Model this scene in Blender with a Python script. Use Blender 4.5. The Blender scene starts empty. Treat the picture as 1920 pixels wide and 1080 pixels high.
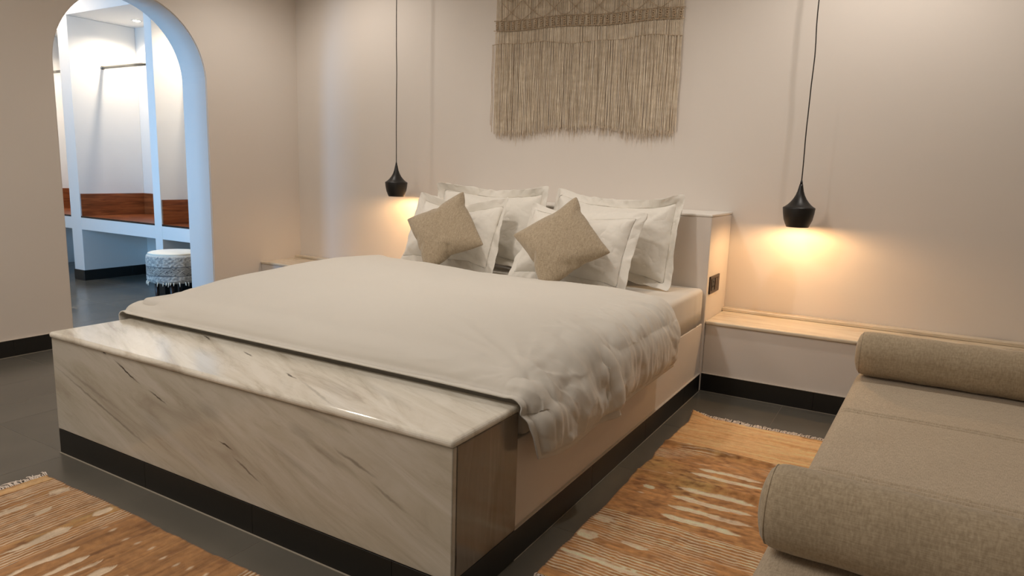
import bpy, bmesh, math, random
import numpy as np
from mathutils import Vector, Matrix, noise, Euler

SC = bpy.context.scene
COL = SC.collection
PI = math.pi

# ------------------------------------------------------------------ camera
YAW, PITCH, ROLL, FPX = 0.52938164, 0.16680817, 0.03050662, 1290.67
def make_camera():
    cd = bpy.data.cameras.new('camera'); cam = bpy.data.objects.new('camera', cd); COL.objects.link(cam)
    cy, sy, cp, sp = math.cos(YAW), math.sin(YAW), math.cos(PITCH), math.sin(PITCH)
    fw = Vector((-sy*cp, cy*cp, -sp)); rt = Vector((cy, sy, 0)); up = rt.cross(fw)
    r2 = math.cos(ROLL)*rt + math.sin(ROLL)*up; u2 = -math.sin(ROLL)*rt + math.cos(ROLL)*up
    M = Matrix((r2, u2, -fw)).transposed().to_4x4(); M.translation = (0, 0, 1.22)
    cam.matrix_world = M
    cd.sensor_width = 36; cd.lens = FPX*36/1920; cd.clip_start = .02
    SC.camera = cam
make_camera()

# ------------------------------------------------------------------ world, exposure, room light
SC.view_settings.view_transform = 'Standard'
SC.view_settings.look = 'None'
SC.view_settings.gamma = 1
SC.view_settings.use_curve_mapping = False
SC.view_settings.exposure = 0.0
w = bpy.data.worlds.new('world'); SC.world = w; w.use_nodes = True
w.node_tree.nodes['Background'].inputs[0].default_value = (.9, .85, .8, 1)
w.node_tree.nodes['Background'].inputs[1].default_value = 0.02
SC.cycles.max_bounces = 8
SC.cycles.diffuse_bounces = 6

WARM = (1, .915, .825)
def area(name, loc, size, energy, color, rot=(0, 0, 0), shape='DISK', sy=None, spread=None):
    d = bpy.data.lights.new(name, 'AREA'); d.shape = shape; d.size = size; d.energy = energy; d.color = color
    if sy: d.size_y = sy
    if spread: d.spread = spread
    o = bpy.data.objects.new(name, d); COL.objects.link(o); o.location = loc; o.rotation_euler = rot; return o
def spot(name, loc, energy, color, angle, blend, target=None, radius=.04):
    d = bpy.data.lights.new(name, 'SPOT'); d.energy = energy; d.color = color; d.spot_size = math.radians(angle)
    d.spot_blend = blend; d.shadow_soft_size = radius
    o = bpy.data.objects.new(name, d); COL.objects.link(o); o.location = loc
    if target: o.rotation_euler = (Vector(target)-Vector(loc)).to_track_quat('-Z', 'Y').to_euler()
    return o
# bedroom ceiling: downlight pair washing the head wall, added spot and fills further back
spot('ceiling_spot', (-3.95, 3.45, 2.93), 47, WARM, 150, .8, (-3.6, 3.9, 0), .05)
spot('ceiling_spot', (-0.20, 3.45, 2.93), 62, WARM, 150, .8, (-0.3, 3.9, 0), .05)
spot('ceiling_spot', (-1.9, 1.75, 2.93), 78, WARM, 88, 1, (-2.0, 3.6, .85), .08)  # added spot, aimed to brighten the pillow fronts
area('ceiling_fill_light', (-1.6, 0.1, 2.95), 1.6, 38, WARM)  # soft fill disc standing in for the unseen back row
area('ceiling_fill_light', (-3.7, 0.3, 2.95), .8, 26, WARM)  # added fill to brighten the left of the marble front
# dressing room: its downlights, an added warm fill and the daylight window in its front wall
spot('niche_spot', (-6.84, 4.15, 2.56), 40, (1, .87, .71), 150, .6, (-6.84, 4.1, 0), .03)
spot('niche_spot', (-8.1, 4.11, 2.56), 40, (1, .87, .71), 150, .6, (-8.1, 4.1, 0), .03)
spot('niche_spot', (-5.45, 4.11, 2.56), 40, (1, .87, .71), 150, .6, (-5.45, 4.1, 0), .03)
area('dressing_fill_light', (-7.3, 3.0, 2.93), .8, 24, (1, .86, .72))  # unseen soft fill, added to light the white walls
area('dressing_window_light', (-5.70, 0.33, 1.35), .8, 40, (.20, .54, 1.0), (PI/2, 0, 0), 'RECTANGLE', 1.3, 1.9)

# ------------------------------------------------------------------ helpers
def tag(o, label=None, cat=None, group=None, kind=None):
    if label: o['label'] = label
    if cat: o['category'] = cat
    if group: o['group'] = group
    if kind: o['kind'] = kind
    return o
def link(name, me, mat=None, parent=None, smooth=None):
    o = bpy.data.objects.new(name, me); COL.objects.link(o)
    if mat is not None and len(me.materials) == 0: me.materials.append(mat)
    if parent is not None: o.parent = parent
    return o
def empty(name, loc=(0, 0, 0), rz=0):
    o = bpy.data.objects.new(name, None); COL.objects.link(o); o.location = loc; o.rotation_euler = (0, 0, rz)
    o.empty_display_size = .1
    return o
def pd(name, vs, fs, mat=None, parent=None, smooth=False):
    me = bpy.data.meshes.new(name); me.from_pydata([tuple(v) for v in vs], [], fs); me.update()
    if smooth: me.shade_smooth()
    return link(name, me, mat, parent)
def box_bm(bm, x0, x1, y0, y1, z0, z1):
    r = bmesh.ops.create_cube(bm, size=1)['verts']
    for v in r:
        v.co = Vector(((x0+x1)/2 + v.co.x*(x1-x0), (y0+y1)/2 + v.co.y*(y1-y0), (z0+z1)/2 + v.co.z*(z1-z0)))
    return r
def bm_obj(name, bm, mat=None, parent=None, smooth=False, bevel=0, seg=2):
    if bevel:
        bmesh.ops.bevel(bm, geom=bm.edges[:], offset=bevel, segments=seg, profile=.5, affect='EDGES')
    me = bpy.data.meshes.new(name); bm.to_mesh(me); bm.free()
    if smooth: me.shade_smooth()
    return link(name, me, mat, parent)
def box(name, x0, x1, y0, y1, z0, z1, mat=None, parent=None, bevel=0, seg=2):
    bm = bmesh.new(); box_bm(bm, x0, x1, y0, y1, z0, z1)
    return bm_obj(name, bm, mat, parent, False, bevel, seg)
def lathe(name, prof, mat=None, parent=None, n=48, axis='Z', smooth=True, loc=(0, 0, 0)):
    vs, fs = [], []
    m = len(prof)
    for k in range(n):
        a = 2*PI*k/n
        for (r, h) in prof:
            p = (r*math.cos(a), r*math.sin(a), h) if axis == 'Z' else (h, r*math.cos(a), r*math.sin(a))
            vs.append((p[0]+loc[0], p[1]+loc[1], p[2]+loc[2]))
    for k in range(n):
        for i in range(m-1):
            a, b = k*m+i, ((k+1) % n)*m+i
            fs.append((a, b, b+1, a+1))
    o = pd(name, vs, fs, mat, parent, smooth)
    bm = bmesh.new(); bm.from_mesh(o.data); bmesh.ops.remove_doubles(bm, verts=bm.verts, dist=1e-6)
    bmesh.ops.recalc_face_normals(bm, faces=bm.faces); bm.to_mesh(o.data); bm.free()
    return o
def tube_geo(pts, r, n, vs, fs, cap=True):
    """append a tube along pts; r may be a list"""
    base = len(vs); m = len(pts)
    for i, p in enumerate(pts):
        p = Vector(p); a = Vector(pts[max(0, i-1)]); b = Vector(pts[min(m-1, i+1)])
        t = (b-a).normalized() if (b-a).length > 1e-9 else Vector((0, 0, 1))
        ref = Vector((0, 1, 0)) if abs(t.y) < .8 else Vector((1, 0, 0))
        u = t.cross(ref).normalized(); v = t.cross(u)
        rr = r[i] if isinstance(r, (list, tuple)) else r
        for k in range(n):
            q = p + rr*(math.cos(2*PI*k/n)*u + math.sin(2*PI*k/n)*v)
            vs.append((q.x, q.y, q.z))
    for i in range(m-1):
        for k in range(n):
            a = base+i*n+k; b = base+i*n+(k+1) % n
            fs.append((a, b, b+n, a+n))
    if cap:
        fs.append(tuple(base+k for k in range(n))[::-1]); fs.append(tuple(base+(m-1)*n+k for k in range(n)))
def tube(name, pts, r, mat, parent=None, n=8):
    vs, fs = [], []; tube_geo(pts, r, n, vs, fs)
    return pd(name, vs, fs, mat, parent, True)
def copy_tree(o, parent=None):
    c = o.copy(); COL.objects.link(c)
    if parent is not None: c.parent = parent
    for ch in list(o.children): copy_tree(ch, c)
    return c

# ------------------------------------------------------------------ materials
def L(r, g, b):
    f = lambda c: (c/255/12.92 if c/255 <= .04045 else ((c/255+.055)/1.055)**2.4)
    return (f(r), f(g), f(b), 1)
class NT:
    def __init__(s, name):
        s.m = bpy.data.materials.new(name); s.m.use_nodes = True; s.t = s.m.node_tree; s.b = s.t.nodes['Principled BSDF']
    def n(s, typ, **kw):
        nd = s.t.nodes.new('ShaderNode'+typ)
        for k, v in kw.items():
            if k in nd.inputs.keys(): nd.inputs[k].default_value = v
            else: setattr(nd, k, v)
        return nd
    def l(s, a, b): s.t.links.new(a, b)
    def coord(s, scale=(1, 1, 1), rot=(0, 0, 0), kind='Object', loc=(0, 0, 0)):
        tc = s.n('TexCoord'); mp = s.n('Mapping'); mp.inputs['Scale'].default_value = scale; mp.inputs['Rotation'].default_value = rot
        mp.inputs['Location'].default_value = loc
        s.l(tc.outputs[kind], mp.inputs['Vector']); return mp.outputs[0]
    def noise(s, vec, scale, detail=4, rough=.5, dist=0):
        n = s.n('TexNoise'); n.inputs['Scale'].default_value = scale; n.inputs['Detail'].default_value = detail
        n.inputs['Roughness'].default_value = rough; n.inputs['Distortion'].default_value = dist
        if vec is not None: s.l(vec, n.inputs['Vector'])
        return n.outputs['Fac']
    def ramp(s, fac, stops):
        r = s.n('ValToRGB'); e = r.color_ramp.elements
        while len(e) < len(stops): e.new(.5)
        for el, (p, c) in zip(e, stops): el.position = p; el.color = c if len(c) == 4 else (*c, 1)
        s.l(fac, r.inputs[0]); return r.outputs[0]
    def mix(s, fac, a, b, mode='MIX'):
        m = s.n('Mix'); m.data_type = 'RGBA'; m.blend_type = mode
        for sock, v in ((m.inputs[0], fac), (m.inputs[6], a), (m.inputs[7], b)):
            if hasattr(v, 'is_linked') or hasattr(v, 'links'): s.l(v, sock)
            else: sock.default_value = v
        return m.outputs[2]
    def bump(s, h, strength, dist, prev=None):
        b = s.n('Bump'); b.inputs['Strength'].default_value = strength; b.inputs['Distance'].default_value = dist
        s.l(h, b.inputs['Height'])
        if prev is not None: s.l(prev, b.inputs['Normal'])
        s.l(b.outputs[0], s.b.inputs['Normal']); return b.outputs[0]
    def set(s, col=None, rough=None, **kw):
        if col is not None:
            if isinstance(col, tuple): s.b.inputs['Base Color'].default_value = col
            else: s.l(col, s.b.inputs['Base Color'])
        if rough is not None:
            if isinstance(rough, (int, float)): s.b.inputs['Roughness'].default_value = rough
            else: s.l(rough, s.b.inputs['Roughness'])
        for k, v in kw.items(): s.b.inputs[k].default_value = v
        return s.m
def m_plaster(name, c1, c2, rough=.75):
    t = NT(name); v = t.coord(kind='Object')
    n1 = t.noise(v, 1.3, 3); col = t.mix(n1, c1, c2)
    n2 = t.noise(v, 28, 5, .6); t.bump(n2, .12, .004)
    return t.set(col, rough)
def m_flat(name, c, rough=.5, metallic=0, bump=0, bs=60, **kw):
    t = NT(name); v = t.coord(); n = t.noise(v, bs, 4)
    c2 = tuple(min(1, x*.86) for x in c[:3])+(1,)
    col = t.mix(n, c2, c)
    if bump: t.bump(n, bump, .002)
    t.b.inputs['Metallic'].default_value = metallic
    return t.set(col, rough, **kw)
def m_marble(name, rot, dark=1.0, base=(208, 203, 191), seed=0., line=.62, veins=(), plane='XZ'):
    t = NT(name)
    v = t.coord((1, 1, 1), rot, loc=(seed, seed*.7, 0))
    # stretched soft streaks
    mp = t.n('Mapping'); mp.inputs['Scale'].default_value = (1.0, 6.5, 6.5); t.l(v, mp.inputs[0]); s1 = mp.outputs[0]
    n1 = t.noise(s1, 1.5, 8, .62, 1.1)
    col = t.ramp(n1, [(.28, L(int(176*dark), int(166*dark), int(150*dark))), (.44, L(int(base[0]*.94*dark), int(base[1]*.93*dark), int(base[2]*.91*dark))), (.62, L(*[int(b*dark) for b in base]))])
    n2 = t.noise(s1, 4.6, 8, .72, .8)
    f2 = t.ramp(n2, [(.52, (0, 0, 0)), (.72, (1, 1, 1))])
    col = t.mix(f2, col, t.mix(.30, col, L(140, 126, 106)))
    # dark broken veins
    mp2 = t.n('Mapping'); mp2.inputs['Scale'].default_value = (2.2, 26, 26); t.l(v, mp2.inputs[0])
    n3 = t.noise(mp2.outputs[0], 1.0, 3, .5, .6)
    f3 = t.ramp(n3, [(line+.045, (0, 0, 0)), (line+.075, (1, 1, 1))])
    n4 = t.noise(v, 2.7, 2); f4 = t.ramp(n4, [(.46, (0, 0, 0)), (.56, (1, 1, 1))])
    ff = t.mix(1.0, f3, f4, 'MULTIPLY')
    col = t.mix(ff, col, L(62, 50, 40))
    # single veins and smudges of this slab: (a0, b0, a1, b1, half width, strength) in the slab's own plane
    if veins:
        nd = t.n('TexNoise'); nd.inputs['Scale'].default_value = 26; nd.inputs['Detail'].default_value = 3
        tc = t.n('TexCoord'); t.l(tc.outputs['Object'], nd.inputs['Vector'])
        vm = t.n('VectorMath'); vm.operation = 'MULTIPLY_ADD'; t.l(nd.outputs['Color'], vm.inputs[0]); vm.inputs[1].default_value = (.016, .016, .016)
        t.l(tc.outputs['Object'], vm.inputs[2])
        for (a0, b0, a1, b1, hw, st) in veins:
            ca, cb = (a0+a1)/2+.008, (b0+b1)/2+.008; L_ = math.hypot(a1-a0, b1-b0)/2; an = math.atan2(b1-b0, a1-a0)
            m3 = t.n('Mapping'); m3.vector_type = 'TEXTURE'; t.l(vm.outputs[0], m3.inputs[0])
            if plane == 'XZ': m3.inputs['Location'].default_value = (ca, 0, cb); m3.inputs['Rotation'].default_value = (0, -an, 0); m3.inputs['Scale'].default_value = (L_, 50, hw)
            else: m3.inputs['Location'].default_value = (ca, cb, 0); m3.inputs['Rotation'].default_value = (0, 0, an); m3.inputs['Scale'].default_value = (L_, hw, 50)
            ln = t.n('VectorMath'); ln.operation = 'LENGTH'; t.l(m3.outputs[0], ln.inputs[0])
            mr = t.n('MapRange'); t.l(ln.outputs['Value'], mr.inputs[0]); mr.inputs[1].default_value = .35; mr.inputs[2].default_value = 1.15; mr.inputs[3].default_value = st; mr.inputs[4].default_value = 0
            col = t.mix(mr.outputs[0], col, L(52, 42, 33))
    return t.set(col, .17, **{'Coat Weight': .15, 'Coat Roughness': .1})
def m_cloth(name, c, weave=900, rough=.85, bump=.25, sheen=.2, mott=.1, wr=0):
    t = NT(name); v = t.coord()
    n = t.noise(v, 3, 3); c2 = tuple(x*(1-mott) for x in c[:3])+(1,)
    col = t.mix(n, c2, c)
    nb = t.noise(v, weave, 2)
    nrm = t.bump(nb, bump, .0006)
    if wr:
        n2 = t.noise(v, 14, 4, .6, .8); t.bump(n2, wr, .006, nrm)
    return t.set(col, rough, **{'Sheen Weight': sheen})
def m_linen(name, c1, c2, sx=(1, 1, 1), scale=160, bump=.5, rough=.9):
    """heathered woven cloth: two crossed sets of stretched threads"""
    t = NT(name)
    va = t.coord((sx[0]*.12, sx[1], sx[2])); vb = t.coord((sx[0], sx[1]*.12, sx[2]*.12))
    na = t.noise(va, scale, 3, .6); nb = t.noise(vb, scale, 3, .6)
    m = t.n('Math'); m.operation = 'ADD'; t.l(na, m.inputs[0]); t.l(nb, m.inputs[1])
    m2 = t.n('Math'); m2.operation = 'MULTIPLY'; t.l(m.outputs[0], m2.inputs[0]); m2.inputs[1].default_value = .5
    big = t.noise(t.coord(), 5, 3)
    col = t.ramp(m2.outputs[0], [(.36, c1), (.62, c2)])
    col = t.mix(t.ramp(big, [(.3, (0, 0, 0)), (.8, (.25, .25, .25))]), col, c1)
    t.bump(m2.outputs[0], bump, .0012)
    return t.set(col, rough, **{'Sheen Weight': .25})
def m_wood(name):
    t = NT(name); v = t.coord((1.5, 1.5, 22)); n = t.noise(v, 2.0, 5, .6, .8)
    col = t.ramp(n, [(.25, L(84, 42, 20)), (.5, L(130, 70, 36)), (.75, L(168, 100, 56))])
    return t.set(col, .28)
def m_emit(name, c, s):
    t = NT(name); t.b.inputs['Emission Color'].default_value = (*c, 1); t.b.inputs['Emission Strength'].default_value = s
    return t.set((*c, 1), .4)
def m_attr(name, rough=.95, scale=700, bump=.4, attr='col'):
    t = NT(name); a = t.n('Attribute'); a.attribute_name = attr
    v = t.coord(); n = t.noise(v, scale, 3); col = t.mix(t.ramp(n, [(.3, (.72, .72, .72)), (.7, (1.12, 1.12, 1.12))]), a.outputs['Color'], a.outputs['Color'])
    mul = t.mix(1.0, a.outputs['Color'], t.ramp(n, [(.3, (.62, .60, .58)), (.7, (1, 1, 1))]), 'MULTIPLY')
    t.bump(n, bump, .002)
    return t.set(mul, rough, **{'Sheen Weight': .15})
def m_tile(name):
    t = NT(name); v = t.coord(kind='Object'); n = t.noise(v, 3.5, 5, .6)
    g = t.n('NewGeometry')
    oi = t.n('ObjectInfo'); v2 = t.n('Mapping'); 
    t.l(oi.outputs['Random'], v2.inputs['Location']); t.l(v, v2.inputs[0])
    n = t.noise(v2.outputs[0], 2.2, 3, .5)
    col = t.ramp(n, [(.3, L(88, 85, 78)), (.7, L(98, 94, 86))])
    r = t.ramp(n, [(.3, (.20, .20, .20)), (.75, (.26, .26, .26))])
    return t.set(col, r, **{'Specular IOR Level': .55})

M = {}
M['wall'] = m_plaster('warm_white_plaster', L(214, 206, 198), L(221, 214, 206))
M['wall_d'] = m_plaster('white_plaster', L(226, 222, 215), L(232, 228, 222))
M['ceil'] = m_plaster('ceiling_paint', L(225, 220, 212), L(230, 226, 220))
M['skirt'] = m_flat('black_skirting_tile', L(24, 23, 20), .42)
M['grout'] = m_flat('pale_grout', L(120, 112, 100), .9)
M['caulk'] = m_flat('white_caulk', L(200, 190, 178), .8)
M['grout2'] = m_flat('worn_grout', L(150, 142, 128), .9, bs=3)
M['tile'] = m_tile('charcoal_floor_tile')
M['marble_front'] = m_marble('marble_front', (0, math.radians(-21), 0), .96, line=.70, veins=[(a_+1.995, b_, c_+1.995, d_, w_, s_) for a_, b_, c_, d_, w_, s_ in [
    (-2.555, .478, -2.395, .410, .0045, .95), (-2.338, .398, -2.239, .366, .0042, .8), (-1.955, .294, -1.882, .277, .004, .95), (-2.99, .378, -2.327, .163, .0055, .42),
    (-2.97, .40, -2.50, .27, .008, .22), (-1.886, .255, -1.749, .195, .0045, .62), (-1.42, .395, -1.253, .346, .006, .45), (-1.62, .425, -1.50, .405, .022, .20),
    (-2.07, .405, -1.93, .372, .030, .18), (-2.42, .315, -2.18, .215, .050, .15), (-1.55, .40, -1.33, .33, .014, .22), (-1.28, .33, -1.15, .27, .006, .35), (-1.60, .50, -1.35, .46, .012, .2),
    (-2.25, .26, -1.95, .15, .020, .14), (-1.75, .37, -1.45, .25, .018, .14), (-2.64, .505, -2.60, .49, .005, .9)]])
M['marble_top'] = m_marble('marble_top', (0, 0, math.radians(22)), 1.03, (222, 218, 207), seed=3., line=.70, plane='XY', veins=[(a_+1.995, b_-1.58, c_+1.995, d_-1.58, w_, s_) for a_, b_, c_, d_, w_, s_ in [
    (-2.476, 1.735, -2.38, 1.700, .005, .9), (-2.138, 1.665, -2.052, 1.636, .005, .9), (-1.802, 1.568, -1.723, 1.541, .005, .95), (-1.711, 1.546, -1.415, 1.412, .006, .30),
    (-2.30, 1.66, -2.05, 1.58, .025, .16), (-2.85, 1.70, -2.45, 1.54, .012, .15), (-1.6, 1.68, -1.2, 1.52, .022, .16)]])
M['marble_end'] = m_marble('marble_end', (math.radians(0), math.radians(88), 0), .86, (164, 153, 139), 5.)  # end face darker: end grain, plus shade put into the colour
M['marble_shelf'] = m_marble('marble_shelf', (0, 0, math.radians(2)), 1.03, (218, 206, 186), 7.)
M['linen_white'] = m_cloth('white_cotton', L(214, 210, 201), 900, .8, .2, .15, .03, .25)
M['pillow'] = m_cloth('pillow_cotton', L(228, 224, 215), 900, .8, .2, .15, .03, .25)
M['sheet'] = m_cloth('white_sheet', L(212, 208, 200), 900, .8, .2, .15, .04, .05)
M['cushion'] = m_linen('beige_cushion_linen', L(136, 121, 99), L(184, 168, 143), scale=420)
M['daybed'] = m_linen('greige_upholstery', L(156, 140, 118), L(202, 187, 163), scale=520)
M['bolster'] = m_linen('greige_bolster_upholstery', L(146, 131, 107), L(184, 168, 142), sx=(.35, 1, 1), scale=560)
M['seam'] = m_flat('brown_seam_thread', L(112, 94, 72), .9)
M['black'] = m_flat('black_metal_lamp', L(22, 20, 19), .42, bump=.15, bs=220)
M['gold'] = m_flat('brass_lamp_lining', L(210, 160, 80), .35, 1)
M['cord'] = m_flat('black_cord', L(26, 18, 14), .7)
M['wood'] = m_wood('red_brown_wood')
M['wood_dark'] = m_flat('dark_wood', L(40, 22, 14), .4)
M['steel'] = m_flat('brushed_steel', L(150, 148, 140), .3, 1)
M['outlet'] = m_flat('bronze_plastic', L(62, 42, 26), .35)
M['outlet_dark'] = m_flat('dark_plastic', L(24, 16, 12), .4)
M['bulb'] = m_emit('warm_bulb', (1, .62, .25), 14)
M['lens'] = m_emit('downlight_lens', (1, .97, .9), 30)
M['rope'] = m_linen('cotton_string', L(196, 178, 152), L(240, 228, 208), sx=(1, 1, .3), scale=120, bump=.6)
M['rope_pale'] = m_linen('frayed_cotton', L(190, 170, 146), L(228, 208, 184), scale=120)
M['rope_dark'] = m_linen('knotted_cotton', L(160, 138, 110), L(206, 184, 156), scale=220)
M['rug'] = m_attr('rug_pile')
M['fringe'] = m_linen('rug_fringe_cotton', L(200, 184, 170), L(240, 228, 216), scale=200)
M['pouf_top'] = m_cloth('cream_pouf_wool', L(236, 228, 208), 120, .95, .6, .3, .05)

# ------------------------------------------------------------------ cloth settling (done first, nothing else in the scene)
def cloth_base(o, pressure=0, grav=0, mass=.3, ten=15, bend=.1, shrink=0, q=5, group=None):
    m = o.modifiers.new('cloth', 'CLOTH'); s = m.settings
    s.quality = q; s.mass = mass; s.tension_stiffness = ten; s.compression_stiffness = ten; s.shear_stiffness = ten*.3
    s.bending_stiffness = bend; s.air_damping = 1; s.tension_damping = 5; s.compression_damping = 5; s.shear_damping = 5
    s.effector_weights.gravity = grav; s.shrink_min = shrink
    if pressure:
        s.use_pressure = True; s.uniform_pressure_force = pressure; s.use_pressure_volume = False
        if group: s.vertex_group_pressure = group
    m.collision_settings.use_collision = False; m.collision_settings.use_self_collision = False
    return m
def settle(jobs, frames, colliders=()):
    for f in range(1, frames+1): SC.frame_set(f)
    dg = bpy.context.evaluated_depsgraph_get(); out = []
    for o in jobs:
        ev = o.evaluated_get(dg); m = ev.to_mesh(); out.append([v.co.copy() for v in m.vertices]); ev.to_mesh_clear()
    for o in list(jobs)+list(colliders):
        me = o.data; bpy.data.objects.remove(o); bpy.data.meshes.remove(me)
    SC.frame_set(1)
    return out
def pillow_grid(w, h, nx, ny, fl, seed):
    rnd = random.Random(seed); vs = []; fs = []; T = {}; B = {}
    for i in range(nx+1):
        for j in range(ny+1):
            x = -w/2+w*i/nx; y = -h/2+h*j/ny
            e = i in (0, nx) or j in (0, ny)
            nz = 0 if e else .012+.012*noise.noise(Vector((x*6+seed*3.1, y*6, 0)))
            T[i, j] = len(vs); vs.append((x, y, nz))
            if e: B[i, j] = T[i, j]
            else: B[i, j] = len(vs); vs.append((x, y, -nz))
    for i in range(nx):
        for j in range(ny):
            fs.append((T[i, j], T[i+1, j], T[i+1, j+1], T[i, j+1])); fs.append((B[i, j], B[i, j+1], B[i+1, j+1], B[i+1, j]))
    n0 = len(vs)
    if fl:
        ring = [(i, 0) for i in range(nx)]+[(nx, j) for j in range(ny)]+[(i, ny) for i in range(nx, 0, -1)]+[(0, j) for j in range(ny, 0, -1)]
        prev = [T[r] for r in ring]
        for s in (1, 2):
            cur = []
            for (i, j) in ring:
                x = (-w/2+w*i/nx)*(w/2+fl*s/2)/(w/2); y = (-h/2+h*j/ny)*(h/2+fl*s/2)/(h/2)
                cur.append(len(vs)); vs.append((x, y, rnd.uniform(-.006, .006)))
            N = len(ring)
            for a in range(N): fs.append((prev[a], prev[(a+1) % N], cur[(a+1) % N], cur[a]))
            prev = cur
    return vs, fs, n0
SIM = {}
def sim_pillows():
    jobs = []
    for key, w_, h_, nx, ny, fl, p, sd, b in [('front_a', .66, .40, 34, 21, .05, 1.9, 1, .25), ('front_b', .66, .40, 34, 21, .05, 1.9, 7, .2),
                                              ('back_a', .77, .46, 36, 21, .05, 1.3, 3, .15), ('back_b', .77, .46, 36, 21, .05, 1.3, 12, .2),
                                              ('cushion_a', .40, .40, 24, 24, 0, 3.6, 5, .6), ('cushion_b', .41, .41, 24, 24, 0, 3.3, 9, .4)]:
        vs, fs, n0 = pillow_grid(w_, h_, nx, ny, fl, sd); o = pd('tmp', vs, fs)
        g = o.vertex_groups.new(name='air'); g.add(list(range(n0)), 1, 'ADD')
        cloth_base(o, pressure=p, bend=b, group='air' if fl else None)
        jobs.append((key, o, fs, vs, .35 if not fl else .58))
    r = settle([j[1] for j in jobs], 30)
    for vv, (key, o, fs, v0, k) in zip(r, jobs):   # the stuffing keeps the outline nearly straight
        SIM[key] = ([Vector((a.x*(1-k)+b[0]*k, a.y*(1-k)+b[1]*k, a.z)) for a, b in zip(vv, v0)], fs)
def puff(x, y):
    """height of the filled core the duvet lies on"""
    def sm(t): t = max(0, min(1, t)); return t*t*(3-2*t)
    z = .628
    z -= .055*(1-sm((y-1.78)/.5))
    z -= .045*(1-sm((x+3.03)/.35))
    z += .034*math.exp(-((y-2.85)/.4)**2-((x+2.8)/.5)**2)
    z -= .02*(1-sm((-.98-x)/.25))
    return z
DX0, DX1, DY0, DY1 = -3.26, -.715, 1.725, 3.06
def sim_duvet():
    nx, ny = 60, 60; x0, x1, y0, y1 = -3.04, -.955, 1.765, 3.86; vs = []; fs = []
    for i in range(nx+1):
        for j in range(ny+1):
            x = x0+(x1-x0)*i/nx; y = y0+(y1-y0)*j/ny; z = puff(x, y)
            R = .095; a_, b_, c_ = max(0, R-(x1-x)), max(0, R-(x-x0)), max(0, R-(y-y0)); q = min(R, math.hypot(max(a_, b_), c_)); z -= R-math.sqrt(max(0, R*R-q*q))
            vs.append((x, y, z))
    for i in range(nx):
        for j in range(ny):
            a = i*(ny+1)+j; fs.append((a, a+ny+1, a+ny+2, a+1))
    ring = [i*(ny+1) for i in range(nx+1)]+[nx*(ny+1)+j for j in range(1, ny+1)]+[i*(ny+1)+ny for i in range(nx-1, -1, -1)]+[j for j in range(ny-1, 0, -1)]
    b = len(vs)
    for r in ring: vs.append((vs[r][0], vs[r][1], .0))
    N = len(ring)
    for k in range(N): fs.append((ring[k], b+k, b+(k+1) % N, ring[(k+1) % N]))
    cols = [pd('tmp', vs, fs)]
    bm = bmesh.new(); box_bm(bm, -3.03, -.99, 1.38, 1.80, 0, .527); cols.append(bm_obj('tmp', bm))
    for c in cols:
        c.modifiers.new('c', 'COLLISION'); c.collision.thickness_outer = .012; c.collision.cloth_friction = 12; c.collision.damping = .6
    nx, ny = 80, 44; vs = []; fs = []
    for i in range(nx+1):
        for j in range(ny+1):
            u = i/nx; v = j/ny; x = DX0+(DX1-DX0)*u; y = DY0+(DY1-DY0)*v + (.10*(1-u)+.07*u)*v; x -= .07*max(0, 1-v/.22)**1.6*u**6; y += .05*max(0, (u-.88)/.12)**2*(1-v)
            vs.append((x, y, .72+.012*noise.noise(Vector((x*3, y*3, 1)))))
    for i in range(nx):
        for j in range(ny):
            a = i*(ny+1)+j; fs.append((a, a+ny+1, a+ny+2, a+1))
    o = pd('tmp', vs, fs)
    m = cloth_base(o, grav=1, mass=.25, ten=12, bend=.7, shrink=-.018, q=5)
    m.collision_settings.use_collision = True; m.collision_settings.distance_min = .008; m.collision_settings.collision_quality = 2
    SIM['duvet'] = (np.array([tuple(v) for v in settle([o], 40, cols)[0]]).reshape(nx+1, ny+1, 3), nx, ny)
sim_pillows()
sim_duvet()

# ------------------------------------------------------------------ room shell
XL, XLB, YH, CZ = -4.74, -5.03, 4.33, 3.0
XR, YB = 2.6, -1.6
CX0, CY0, CYB = -8.75, 0.25, 4.44
def structure(name, label, *a, mat=None, bevel=0):
    o = box(name, *a, mat or M['wall'], None, bevel); tag(o, label, kind='structure'); return o
fl = structure('floor', 'charcoal tiled floor with fine joints', CX0-.15, XR+.15, YB-.15, 4.6, -.12, -.0007, mat=M['grout'])
ts = .605
tme = None
xs = [-1.744+ts*k for k in range(-12, 8)]
ys = [2.02+ts*k for k in range(-6, 5)]
for x in xs:
    for y in ys:
        if y+ts < YB or x > XR or y > 4.5: continue
        if x+ts < XLB and y+ts < CY0-.1: continue
        if tme is None:
            bm = bmesh.new(); box_bm(bm, .0008, ts-.0008, .0008, ts-.0008, -.012, 0)
            bmesh.ops.bevel(bm, geom=[e for e in bm.edges if all(v.co.z > -.001 for v in e.verts)], offset=.0005, segments=1, affect='EDGES')
            tme = bpy.data.meshes.new('floor_tile'); bm.to_mesh(tme); bm.free(); tme.materials.append(M['tile'])
        o = link('floor_tile', tme, None, fl); o.location = (x, y, 0)
structure('ceiling', 'plain white ceiling above the frame', CX0-.15, XR+.15, YB-.15, 4.6, CZ, CZ+.12, mat=M['ceil'])
structure('wall_head', 'warm white plaster wall behind the bed headboard', XL, XR+.15, YH, YH+.15, 0, CZ)
structure('wall_right', 'warm white plaster wall right of the room', XR, XR+.15, YB, YH, 0, CZ)
structure('wall_back', 'warm white plaster wall behind the viewer', XLB, XR+.15, YB-.15, YB, 0, CZ)
structure('wall_dressing_back', 'white plaster wall behind the open wardrobe', CX0-.15, XLB, CYB, CYB+.15, 0, CZ, mat=M['wall_d'])
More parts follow.
